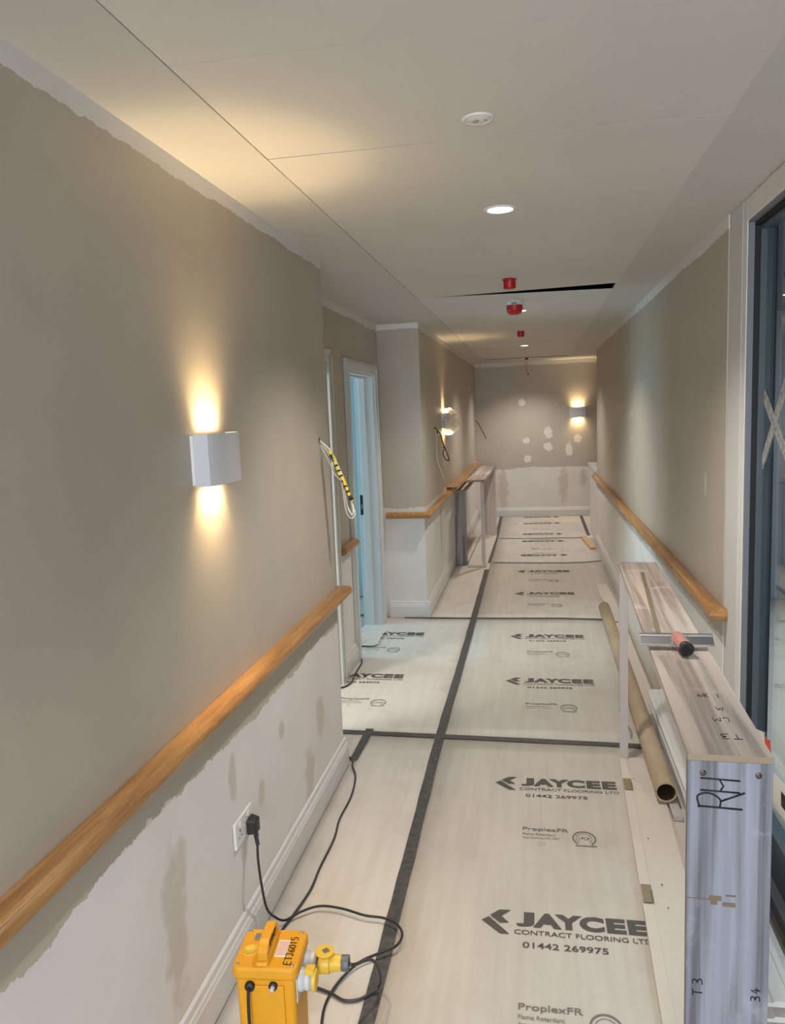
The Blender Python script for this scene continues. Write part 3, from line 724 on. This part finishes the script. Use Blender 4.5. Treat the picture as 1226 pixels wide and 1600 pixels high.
MB().tube([(.05, -.008, -.05), (.10, -.008, -.17), (.138, -.008, -.29), (.136, -.008, -.335), (.118, -.008, -.30), (.105, -.008, -.22)], .0036, 8).build('inner_loop', M['white_cable'], e)
tape_wrap(e, (.045, -.008, -.045), (.140, -.008, -.275), .014)
MB().lathe((0, 0, 0), [(.012, .0006), (.010, .002), (.004, .003)], 12, 'x').build('wall_grommet', M['black'], e)
e = tag(empty('cable_tail', (XB, 7.09, 1.555)), 'dark taped cable tail hanging below the bagged wall lamp', 'cable')
MB().tube([(0, 0, 0), (.05, 0, -.06), (.08, 0, -.16), (.12, 0, -.27), (.125, 0, -.31), (.09, 0, -.29), (.075, 0, -.24), (.09, 0, -.19)], .005, 8).build('dark_loop', M['black'], e)
MB().tube([(0, .01, 0), (.02, .01, -.06), (.015, .01, -.18), (.02, .01, -.30), (.045, .01, -.38), (.07, .01, -.46)], .003, 6).build('white_tail', M['white_cable'], e)
tape_wrap(e, (.02, 0, -.03), (.085, 0, -.20), .010)
e = tag(empty('cable_tail', (XB, 12.1, 1.54)), 'short dark cable tail in the far left corner by the end wall', 'cable')
MB().tube([(0, 0, 0), (.05, 0, -.05), (.11, 0, -.17), (.17, 0, -.30)], .006, 8).build('dark_wire', M['black'], e)
MB().tube([(0, .01, .02), (.03, .01, -.03), (.08, .01, -.10)], .006, 8).build('yellow_wire', M['hazard'], e)

# ================================================================ SOCKET, TRANSFORMER, CABLES
e = tag(empty('double_socket', (XL, 2.212, .412)), 'white double power socket low on the near left wall', 'socket')
B(.0006, .010, -.073, .073, -.043, .043).build('face_plate', M['plastic'], e, bevel=.003)
for s_ in (-1, 1):
    B(.010, .0135, s_*.036-.007, s_*.036+.007, .018, .034).build('rocker_switch', M['plastic'], e, bevel=.001)
B(.0100, .0106, -.0385, -.0335, .002, .010).box(.0100, .0106, -.050, -.043, -.016, -.012).box(.0100, .0106, -.029, -.022, -.016, -.012).build('pin_holes', M['black'], e)

TX, TY, TR = -.718, 1.842, math.radians(4.5)
e = tag(empty('site_transformer', (TX, TY, 0.005), TR), 'yellow site transformer with carry handle standing by the left skirting', 'transformer')
TH = .275; hx, hy = .088, .080
def rrect(hx_, hy_, rr, k=5):
    o_ = []
    for (sx, sy2, a0) in ((1, -1, -PI/2), (1, 1, 0), (-1, 1, PI/2), (-1, -1, PI)):
        for i in range(k+1): a = a0+PI/2*i/k; o_.append((sx*(hx_-rr)+rr*math.cos(a), sy2*(hy_-rr)+rr*math.sin(a)))
    return o_
def loft(rings):
    k = len(rings[0]); mb = MB(); vs = [v for rg in rings for v in rg]; fs = []
    for i in range(len(rings)-1):
        for j in range(k): a = i*k+j; b = i*k+(j+1) % k; fs.append((a, b, b+k, a+k))
    fs += [tuple(range(k))[::-1], tuple((len(rings)-1)*k+j for j in range(k))]
    return mb.add(vs, fs)
def ring(hx_, hy_, rr, z): return [(x, y, z) for x, y in rrect(hx_, hy_, rr)]
loft([ring(.076, .070, .014, 0), ring(.080, .073, .014, TH-.028)]).box(-.050, .050, -.0775, -.071, .01, TH-.05).build('body', M['yellow'], e, bevel=.002)
loft([ring(.083, .076, .016, TH-.034), ring(hx, hy, .020, TH-.026), ring(hx, hy, .020, TH-.006), ring(hx-.004, hy-.004, .018, TH)]).build('top_cover', M['yellow'], e, bevel=.0015)
loft([[(x-.008, y, TH) for x, y in rrect(.019, .078-.006, .008)], [(x-.008, y, TH+.010) for x, y in rrect(.017, .068, .008)]]).build('handle_mount', M['yellow'], e, bevel=.002)
hb = MB().prism([(-.062, TH+.004), (-.060, TH+.030), (-.048, TH+.045), (-.030, TH+.050), (.034, TH+.050), (.052, TH+.045), (.062, TH+.030), (.064, TH+.004), (.044, TH+.004), (.042, TH+.026), (.032, TH+.033), (-.028, TH+.033), (-.040, TH+.026), (-.042, TH+.004)], -.0215, .0075, 'x')
hb.build('handle', M['yellow'], e, bevel=.005, segs=3)
for (a, b) in ((-.074, -.064), (.072, -.064), (-.074, .066), (.070, .066)):
    MB().lathe((a, b, TH), [(.0045, .0), (.0045, .002), (.002, .0026), (.0001, .0026)], 12).build('screw', M['chrome'], e)
MB().lathe((-.054, -.010, TH), [(.022, .0), (.022, .0012), (.019, .0012), (.019, .0006), (.0001, .0006)], 28).build('round_emblem', M['yellow_pale'], e)
B(-.056, -.040, .030, .058, TH, TH+.0012).build('foil_sticker', M['chrome'], e)
q = B(.016, .046, -.032, .034, TH, TH+.0008).build('paper_label', M['paper'], e)
m2 = MB()
for i in range(9): m2.box(.019+.003*i, .0200+.003*i, -.028, .030, TH+.0008, TH+.0011)
m2.build('label_print', M['ink_red'], q)
write(MB(), 'ETJ6015', (.066, -.060, TH+.0012), (0, 1, 0), (-1, 0, 0), .019, .0011, .82).build('marker_number', M['ink'], e)
write(MB(), 'ET3604', (.0078, -.034, TH+.034), (0, 1, 0), (0, 0, 1), .013, .0011, .85).build('marker_number', M['ink'], e)
# front: gland and fuse
MB().lathe((-.040, -.0735, TH-.052), [(.0135, .0), (.0135, -.008), (.009, -.012), (.0001, -.012)], 20, 'y').build('cable_gland', M['black'], e)
MB().lathe((.022, -.0735, TH-.050), [(.0115, .0), (.0115, -.007), (.007, -.009), (.0001, -.009)], 20, 'y').build('fuse_holder', M['black'], e)
MB().lathe((.022, -.082, TH-.050), [(.006, .0), (.005, -.012), (.0001, -.012)], 14, 'y').build('fuse_cap', M['white_grey'], e)
# sockets on the right side
B(.080, .083, -.066, .066, TH-.105, TH-.036).build('socket_panel', M['white_grey'], e, bevel=.001)
for (yy, zz) in ((-.032, TH-.062), (.034, TH-.062)):
    so = MB().lathe((.083, yy, zz), [(.029, 0), (.029, .010), (.0245, .012), (.0245, .034), (.021, .034), (.020, .014), (.0001, .014)], 28, 'x').build('socket_outlet', M['white_grey'], e)
    MB().lathe((.0995, yy, zz), [(.0255, .0), (.0265, .003), (.0265, .010), (.0250, .012)], 28, 'x').build('socket_collar', M['white_grey'], so)
    if yy < 0:
        MB().lathe((.118, yy, zz), [(.027, .0), (.027, .008), (.024, .011), (.0001, .011)], 28, 'x').box(.100, .124, yy-.013, yy+.013, zz+.020, zz+.034).build('socket_flap', M['yellow_pale'], so, bevel=.001)
# supply cable from the transformer's gland to the plug in the wall (world coordinates -> local)
Tm = Matrix.Translation((TX, TY, .005)) @ Matrix.Rotation(TR, 4, 'Z'); Ti = Tm.inverted()
def loc(pts): return [tuple(Ti @ Vector(p)) for p in pts]
gl_ = Tm @ Vector((-.040, -.087, TH-.052))
sup = [tuple(gl_), (gl_.x+.002, gl_.y-.012, gl_.z-.012), (gl_.x+.004, gl_.y-.020, .14), (gl_.x+.01, gl_.y-.022, .05), (gl_.x+.05, gl_.y-.02, .012), (-.585, 1.742, .010), (-.600, 1.86, .010),
       (-.618, 1.975, .011), (-.600, 2.075, .012), (-.556, 2.155, .018), (-.495, 2.200, .024), (-.453, 2.233, .026), (-.443, 2.287, .026), (-.467, 2.336, .024), (-.519, 2.368, .022), (-.586, 2.374, .022),
       (-.670, 2.400, .022), (-.750, 2.405, .022), (-.808, 2.366, .022), (-.850, 2.322, .018), (-.880, 2.30, .045), (-.888, 2.262, .10), (-.889, 2.235, .19), (-.891, 2.222, .29), (-.893, 2.230, .345), (-.895, 2.240, .375)]
MB().tube(loc(sup), .0042, 8).build('supply_cable', M['black'], e)
pg = MB()
pl = [(-.924, 2.222, .372), (-.924, 2.274, .372), (-.924, 2.274, .425), (-.924, 2.222, .425)]
v8 = [(-.9245, 2.224, .372), (-.893, 2.231, .374), (-.9245, 2.272, .372), (-.893, 2.265, .374), (-.9245, 2.222, .425), (-.893, 2.230, .420), (-.9245, 2.274, .425), (-.893, 2.266, .420)]
pg.hexa([tuple(Ti @ Vector(v)) for v in v8]); q = pg.build('plug', M['black'], e, bevel=.005, segs=3)
MB().tube(loc([(-.905, 2.243, .376), (-.899, 2.241, .352), (-.895, 2.238, .335)]), .0065, 10).build('strain_relief', M['black'], q)

# extension lead with its yellow plug standing in the transformer socket
e2 = tag(empty('extension_lead', (-.60, 1.95, .21)), 'yellow-plugged extension lead trailing along the left skirting and out of sight', 'cable')
def L2(p): return (p[0]+.60, p[1]-1.95, p[2]-.21)
so_w = Tm @ Vector((.105, .034, TH-.062)); dirx = (Tm.to_3x3() @ Vector((1, 0, 0))); diry = (Tm.to_3x3() @ Vector((0, 1, 0)))
a0 = so_w+dirx*.018
MB().tube([L2(a0), L2(a0+dirx*.012), L2(a0+dirx*.030)], .0285, 24, spline=False).build('plug_collar', M['yellow_pale'], e2, bevel=.002)
MB().tube([L2(a0+dirx*.028), L2(a0+dirx*.062)], lambda t_: .0235-.003*t_, 24, spline=False).build('plug_body', M['yellow_pale'], e2, bevel=.002)
fl = MB(); c0 = a0+dirx*.016+Vector((0, 0, .030))
fl.tube([L2(c0), L2(c0+Vector((0, 0, .005)))], .026, 24, spline=False); o_ = fl.build('plug_lid', M['yellow_pale'], e2, bevel=.001)
MB().tube([L2(c0+Vector((.003, 0, .0052))), L2(c0+Vector((.003, 0, .0060)))], .012, 4, spline=False).build('lid_label', M['chrome'], o_)
MB().tube([L2(a0+dirx*.060), L2(a0+dirx*.082)], lambda t_: .0215, 8, spline=False).build('cable_clamp', M['grey_plastic'], e2, bevel=.002)
tip = a0+dirx*.080
ext = [tuple(tip), tuple(tip+dirx*.015+Vector((0, 0, -.004))), (-.478, 2.000, .150), (-.462, 2.03, .080), (-.474, 2.055, .025), (-.50, 2.035, .012), (-.53, 2.012, .0095), (-.57, 2.005, .0095), (-.620, 2.030, .0095), (-.70, 2.055, .0095),
       (-.79, 2.085, .0095), (-.847, 2.170, .0095), (-.848, 2.277, .0095), (-.834, 2.362, .0095), (-.815, 2.51, .0095), (-.818, 2.649, .0095), (-.815, 2.851, .0095), (-.830, 3.0, .0095), (-.826, 3.194, .0095), (-.847, 3.376, .011), (-.885, 3.482, .014), (-.905, 3.56, .0145),
       (-.98, 3.62, .0115), (-1.10, 3.72, .0095), (-1.30, 3.80, .0095), (-1.45, 3.9, .010)]
MB().tube([L2(p) for p in ext], .0046, 8).build('cable', M['cable'], e2)
# second lead coming out of the near doorway
o = MB().tube([(-1.50, 4.30, .010), (-1.32, 4.48, .010), (-1.20, 4.56, .010), (-1.165, 4.66, .010), (-1.175, 4.80, .010), (-1.178, 4.95, .010), (-1.183, 5.045, .011), (-1.20, 5.12, .011)], .0055, 8).build('thin_cable', M['cable'], None, (-1.2, 4.6, 0))
tag(o, 'dark cable looping round the foot of the near doorway', 'cable')

# ================================================================ DOOR LININGS LYING ON THEIR SIDES
def lining(loc, rz, W_, L, H, head_end, label, mat_top, mat_head, batten=True, bx=.004, t_=.015, group='door linings standing on their long edges'):
    """local: x across 0..W_, y along 0..L; head board at y=0 ('near') or y=L ('far')"""
    e = tag(empty('door_lining', loc, rz), label, 'door lining', group)
    ht = .022
    y0, y1 = (ht+.0004, L) if head_end == 'near' else (0, L-ht-.0004)
    # top leg laps over the head
    B(0, W_, 0, L, H-t_, H).build('upper_jamb', M[mat_top], e, bevel=.0012)
    lo = MB().box(0, W_, y0, y1, 0, t_)
    lo.build('lower_jamb', M['mdf_pale'], e, bevel=.0012)
    B(0, .036, y0+.001, y1-.001, t_+.0003, t_+.0050).build('stop_bead', M['mdf_pale'], e, bevel=.001)
    B(0.002, .030, y0+.001, y1-.001, H-t_-.012, H-t_-.0003).build('stop_bead', M['mdf_pale'], e, bevel=.001)
    hy0 = 0.0008 if head_end == 'near' else L-ht-.0008
    hd = B(0, W_, hy0, hy0+ht, 0, H-t_-.0004).build('head', M[mat_head], e, bevel=.0012)
    if batten:
        by = (L-.020) if head_end == 'near' else 0.002
        B(bx, bx+.038, by, by+.018, t_+.006, H-t_-.013).build('stretcher_batten', M['batten'], e, bevel=.001)
    return e, hd
LX, LYn, LR = .306, 1.632, -math.radians(1.97)
e, hd = lining((LX, LYn, .006), LR, .166, 2.06, .965, 'near', 'near door lining on its side with black marker writing, trowel on top', 'lining_top', 'lining_head')
for (a, b) in ((.030, .930), (.138, .930)):
    MB().lathe((a, .0008, b-.006), [(.0065, 0), (.0065, -.0012), (.003, -.0008), (.0001, -.0008)], 14, 'y').build('screw', M['screw'], hd)
mw = MB()
# writing turned a quarter: letters read from the right, running down the head board
write(mw, 'R', (.108, .0002, .848), (0, 0, 1), (-1, 0, 0), .088, .0021, .8, .56)
write(mw, 'H', (.103, .0002, .884), (0, 0, 1), (-1, 0, 0), .078, .0019, .8, .56)
mw.build('size_lettering', M['ink'], hd); mw = MB()
write(mw, 'T3', (.034, .0002, .415), (0, 0, 1), (-1, 0, 0), .020, .0013, 1.25)
mw.build('lot_lettering', M['ink'], hd); mw = MB()
write(mw, '34', (.150, .0002, .415), (0, 0, 1), (-1, 0, 0), .018, .0013, 1.05)
mw.build('number_lettering', M['ink'], hd)
mk = MB()
for (a, b, c_, d) in ((.045, .070, .640, .650), (.048, .062, .630, .640), (.072, .098, .628, .637), (.078, .098, .651, .655), (.0, .045, .6405, .642)): mk.box(a, b, -.0002, .0009, c_, d)
mk.build('knot_marks', M['dark_brown'], hd)
mt = MB()
write(mt, '1 39', (.128, .358, .9652), (-1, 0, 0), (0, -1, 0), .022, .0010, .62)
mt.build('length_lettering', M['ink'], e); mt = MB()
write(mt, 'M', (.118, .272, .9652), (-1, 0, 0), (0, -1, 0), .022, .0010, .8)
mt.build('letter_mark', M['ink'], e); mt = MB()
write(mt, 'LM', (.118, .204, .9652), (-1, 0, 0), (0, -1, 0), .024, .0010, .75)
mt.build('letter_mark', M['ink'], e); mt = MB()
write(mt, 'T3', (.125, .110, .9652), (-1, 0, 0), (0, -1, 0), .026, .0011, .95)
mt.build('marker_lettering', M['ink'], e)
for yy in (.965, 1.765):
    q = B(.0012, .036, yy-.05, yy+.05, .0252, .0262).build('hinge_recess', M['hinge_cut'], e)
    B(.030, .037, yy-.045, yy+.02, .0262, .0275).build('torn_edge', M['dark_brown'], q)
mh = MB()
for (a, b) in ((.048, 1.83), (.060, 1.33), (.075, 1.03), (.080, .90), (.105, .42), (.07, .15)): MB().cyl((a, b, .0201), 'z', .0032, .0006, 10).build('screw_hole', M['ink'], e)
# strip on top of the lining
a, b = Vector((.452, 3.45, .9712)), Vector((.379, 2.495, .9712)); nn = Vector((.0075, 0, 0))
o = MB().hexa([tuple(b-nn), tuple(b+nn), tuple(a-nn), tuple(a+nn)]+[tuple(p+Vector((0, 0, .002))) for p in (b-nn, b+nn, a-nn, a+nn)]).build('sealing_strip', flat('olive_strip', srgb(128, 120, 92), .6, var=.2, scale=25), None, tuple(b))
tag(o, 'narrow olive sealing strip lying lengthways on the near door lining', 'strip')
# trowel (wide jointing knife)
e = tag(empty('taping_knife', (.408, 2.352, .9715)), 'wide steel taping knife with pink grip lying across the near door lining', 'trowel')
MB().prism([(-.004, .012), (.030, .030), (.034, .031), (.033, .034), (.028, .033), (-.005, .016)], -.104, .106, 'x').build('blade', M['chrome'], e, bevel=.0006)
MB().box(-.104, .106, .026, .040, .0285, .0385).build('blade_spine', M['chrome'], e, bevel=.002)
MB().tube([(.004, .030, .030), (.006, .0, .030), (.009, -.030, .027), (.013, -.058, .023)], lambda t_: .017+.0035*t_, 18).build('grip', M['pink'], e)
MB().tube([(.0128, -.056, .0232), (.0145, -.072, .0218)], .0212, 18, spline=False).build('grip_end', M['black'], e, bevel=.002)
MB().tube([(.01455, -.0722, .0218), (.0147, -.0730, .0218)], .014, 18, spline=False).build('hanging_hole', M['gasket'], e)

# far left pair
lining((-.722, 8.34, .006), -math.radians(.5), .200, 2.05, .945, 'far', 'far door lining on its side, open end towards the camera', 'lining_top', 'lining_far', bx=.150, t_=.022)
lining((-.866, 8.44, .006), -math.radians(.3), .130, 2.00, .828, 'near', 'far door lining with a grey wrapped end, between boxed wall and its neighbour', 'lining_top', 'lining_grey', batten=False, t_=.022)

# ================================================================ TUBE, BOARDS, OFFCUTS
e = tag(empty('cardboard_tube', (.519, 3.231, .074), 0), 'long brown cardboard tube lying inside the near door lining', 'tube')
A, Bq = Vector((.523, 3.24, .076)), Vector((.545, 6.45, .052)); o3 = Vector((.519, 3.231, .074)); A -= o3; Bq -= o3
mb = MB(); d = (Bq-A).normalized(); up = Vector((0, 0, 1)); sd = d.cross(up).normalized(); up = sd.cross(d); vs = []; fs = []; SG = 40
for (c_, rr) in ((A, .0435), (Bq, .0435), (Bq, .0375), (A, .0375)):
    for k in range(SG): an = 2*PI*k/SG; vs.append(c_+sd*rr*math.cos(an)+up*rr*math.sin(an))
sm = []
mb.add(vs, [])
for i in range(4):
    for k in range(SG): a = i*SG+k; b = i*SG+(k+1) % SG; j = (i+1) % 4; mb.f.append((a, b, j*SG+(k+1) % SG, j*SG+k)); mb.sm.append(i in (0, 2))
mb.build('tube_wall', M['card'], e)
mb = MB(); pts = []
MB().tube([A+d*.004, A+d*2.0], .0374, 32, spline=False, caps=False).build('tube_inside', M['card_dark'], e)
o = MB().box(.535, .572, 3.14, 3.27, .006, .028).build('timber_offcut', M['batten'], None, (.55, 3.1, 0), bevel=.001); tag(o, 'small pale board offcut under the near end of the cardboard tube', 'offcut')

o = MB().prism([(.592, 4.25), (.655, 4.25), (.672, 6.9), (.652, 7.44), (.560, 7.46), (.556, 7.0), (.588, 6.55)], .0052, .017, 'z').build('floor_board', M['mdf_pale'], None, (.6, 3.4, 0), bevel=.001)
tag(o, 'long pale board with a notched edge on the floor beyond the tube', 'board')
MB().cyl((.010, 2.72, .0168), 'z', .017, .0008, 14).build('knot_hole', M['dark_brown'], o)
def moulding(loc, L, rz, rx, label, w_=.085, h_=.018, mat='skirting'):
    e_ = tag(empty('skirting_length', loc), label, 'moulding', 'spare skirting lengths stacked by the right wall'); e_.rotation_euler = (0, rx, rz)
    MB().prism([(0, 0), (w_, 0), (w_, h_), (w_*.80, h_), (w_*.78, h_*.8), (w_*.60, h_*.8), (w_*.58, h_*.9), (w_*.25, h_*.9), (w_*.22, h_*.6), (0, h_*.5)], 0, L, 'y').build('moulded_board', M[mat], e_, bevel=.0008)
    return e_
moulding((.575, 2.0, .118), 2.32, -.008, 0, 'top white skirting length of the stack under the near lining', .080)
moulding((.585, 2.1, .096), 2.10, -.012, 0, 'middle white skirting length of the stack under the near lining', .080)
moulding((.578, 2.0, .074), 2.25, -.006, 0, 'lower white skirting length of the stack under the near lining', .085)
moulding((.590, 1.9, .006), 2.3, -.004, 0, 'white skirting length lying flat on the floor under the stack', .11, .066)
o = MB().hexa([(.674, 4.42, .006), (.688, 4.42, .006), (.676, 6.30, .006), (.690, 6.30, .006), (.706, 4.42, .40), (.718, 4.42, .40), (.708, 6.30, .42), (.720, 6.30, .42)]).build('leaning_board', M['mdf_pale'], None, (.68, 3.75, 0), bevel=.001)
tag(o, 'pale board leaning on the right wall under the handrail', 'board')
o = B(.632, .700, 9.36, 10.20, .005, .032).build('timber_offcut', M['offcut'], None, (.66, 9.36, 0), bevel=.001)
o.rotation_euler[2] = .07; tag(o, 'light brown timber offcut at the foot of the right wall', 'offcut')
o = MB().tube([(.445, 4.30, .012), (.462, 4.36, .03), (.468, 4.30, .045), (.452, 4.22, .03), (.458, 4.12, .012), (.47, 4.0, .02), (.462, 3.93, .012)], .006, 8).build('crumpled_film', M['polythene'], None, (.45, 4.2, 0))
tag(o, 'scrap of clear twisted film beside the cardboard tube', 'plastic film')

# ================================================================ ON THE GLASS SCREEN
GX = .8117
def strip(name, a, b, wd, mat, parent, off):
    a, b = Vector((0, a[0], a[1])), Vector((0, b[0], b[1])); d = (b-a).normalized(); nn = Vector((0, -d.z, d.y))*wd/2
    v = [a-nn, a+nn, b-nn, b+nn]
    return MB().hexa([(GX-.0012-off, p.y, p.z) for p in v]+[(GX-.0002-off, p.y, p.z) for p in v]).build(name, M[mat], parent, tuple(parent.location))
e = tag(empty('masking_tape_cross', (GX, 2.9, 1.6)), 'cross of masking tape stuck on the glass screen', 'tape')
strip('tape_strip', (3.02, 1.715), (2.60, 1.41), .045, 'masking', e, 0)
strip('tape_strip', (3.02, 1.455), (2.60, 1.92), .045, 'masking', e, .0013)
e = tag(empty('screen_label', (GX, 2.95, .45)), 'white and orange-red label low on the glass screen', 'label')
strip('white_sheet', (3.04, .385), (2.90, .425), .13, 'paper', e, 0)
strip('red_sheet', (2.90, .425), (2.83, .44), .10, 'red_paper', e, 0)
e = tag(empty('screen_notice', (GX, 2.75, .36)), 'pale pink-white notice at the bottom of the glass screen, nearest the camera', 'label')
strip('notice_sheet', (2.80, .33), (2.55, .36), .12, 'paper', e, 0)
strip('dark_print', (2.70, .345), (2.64, .35), .05, 'ink', e, .0013)
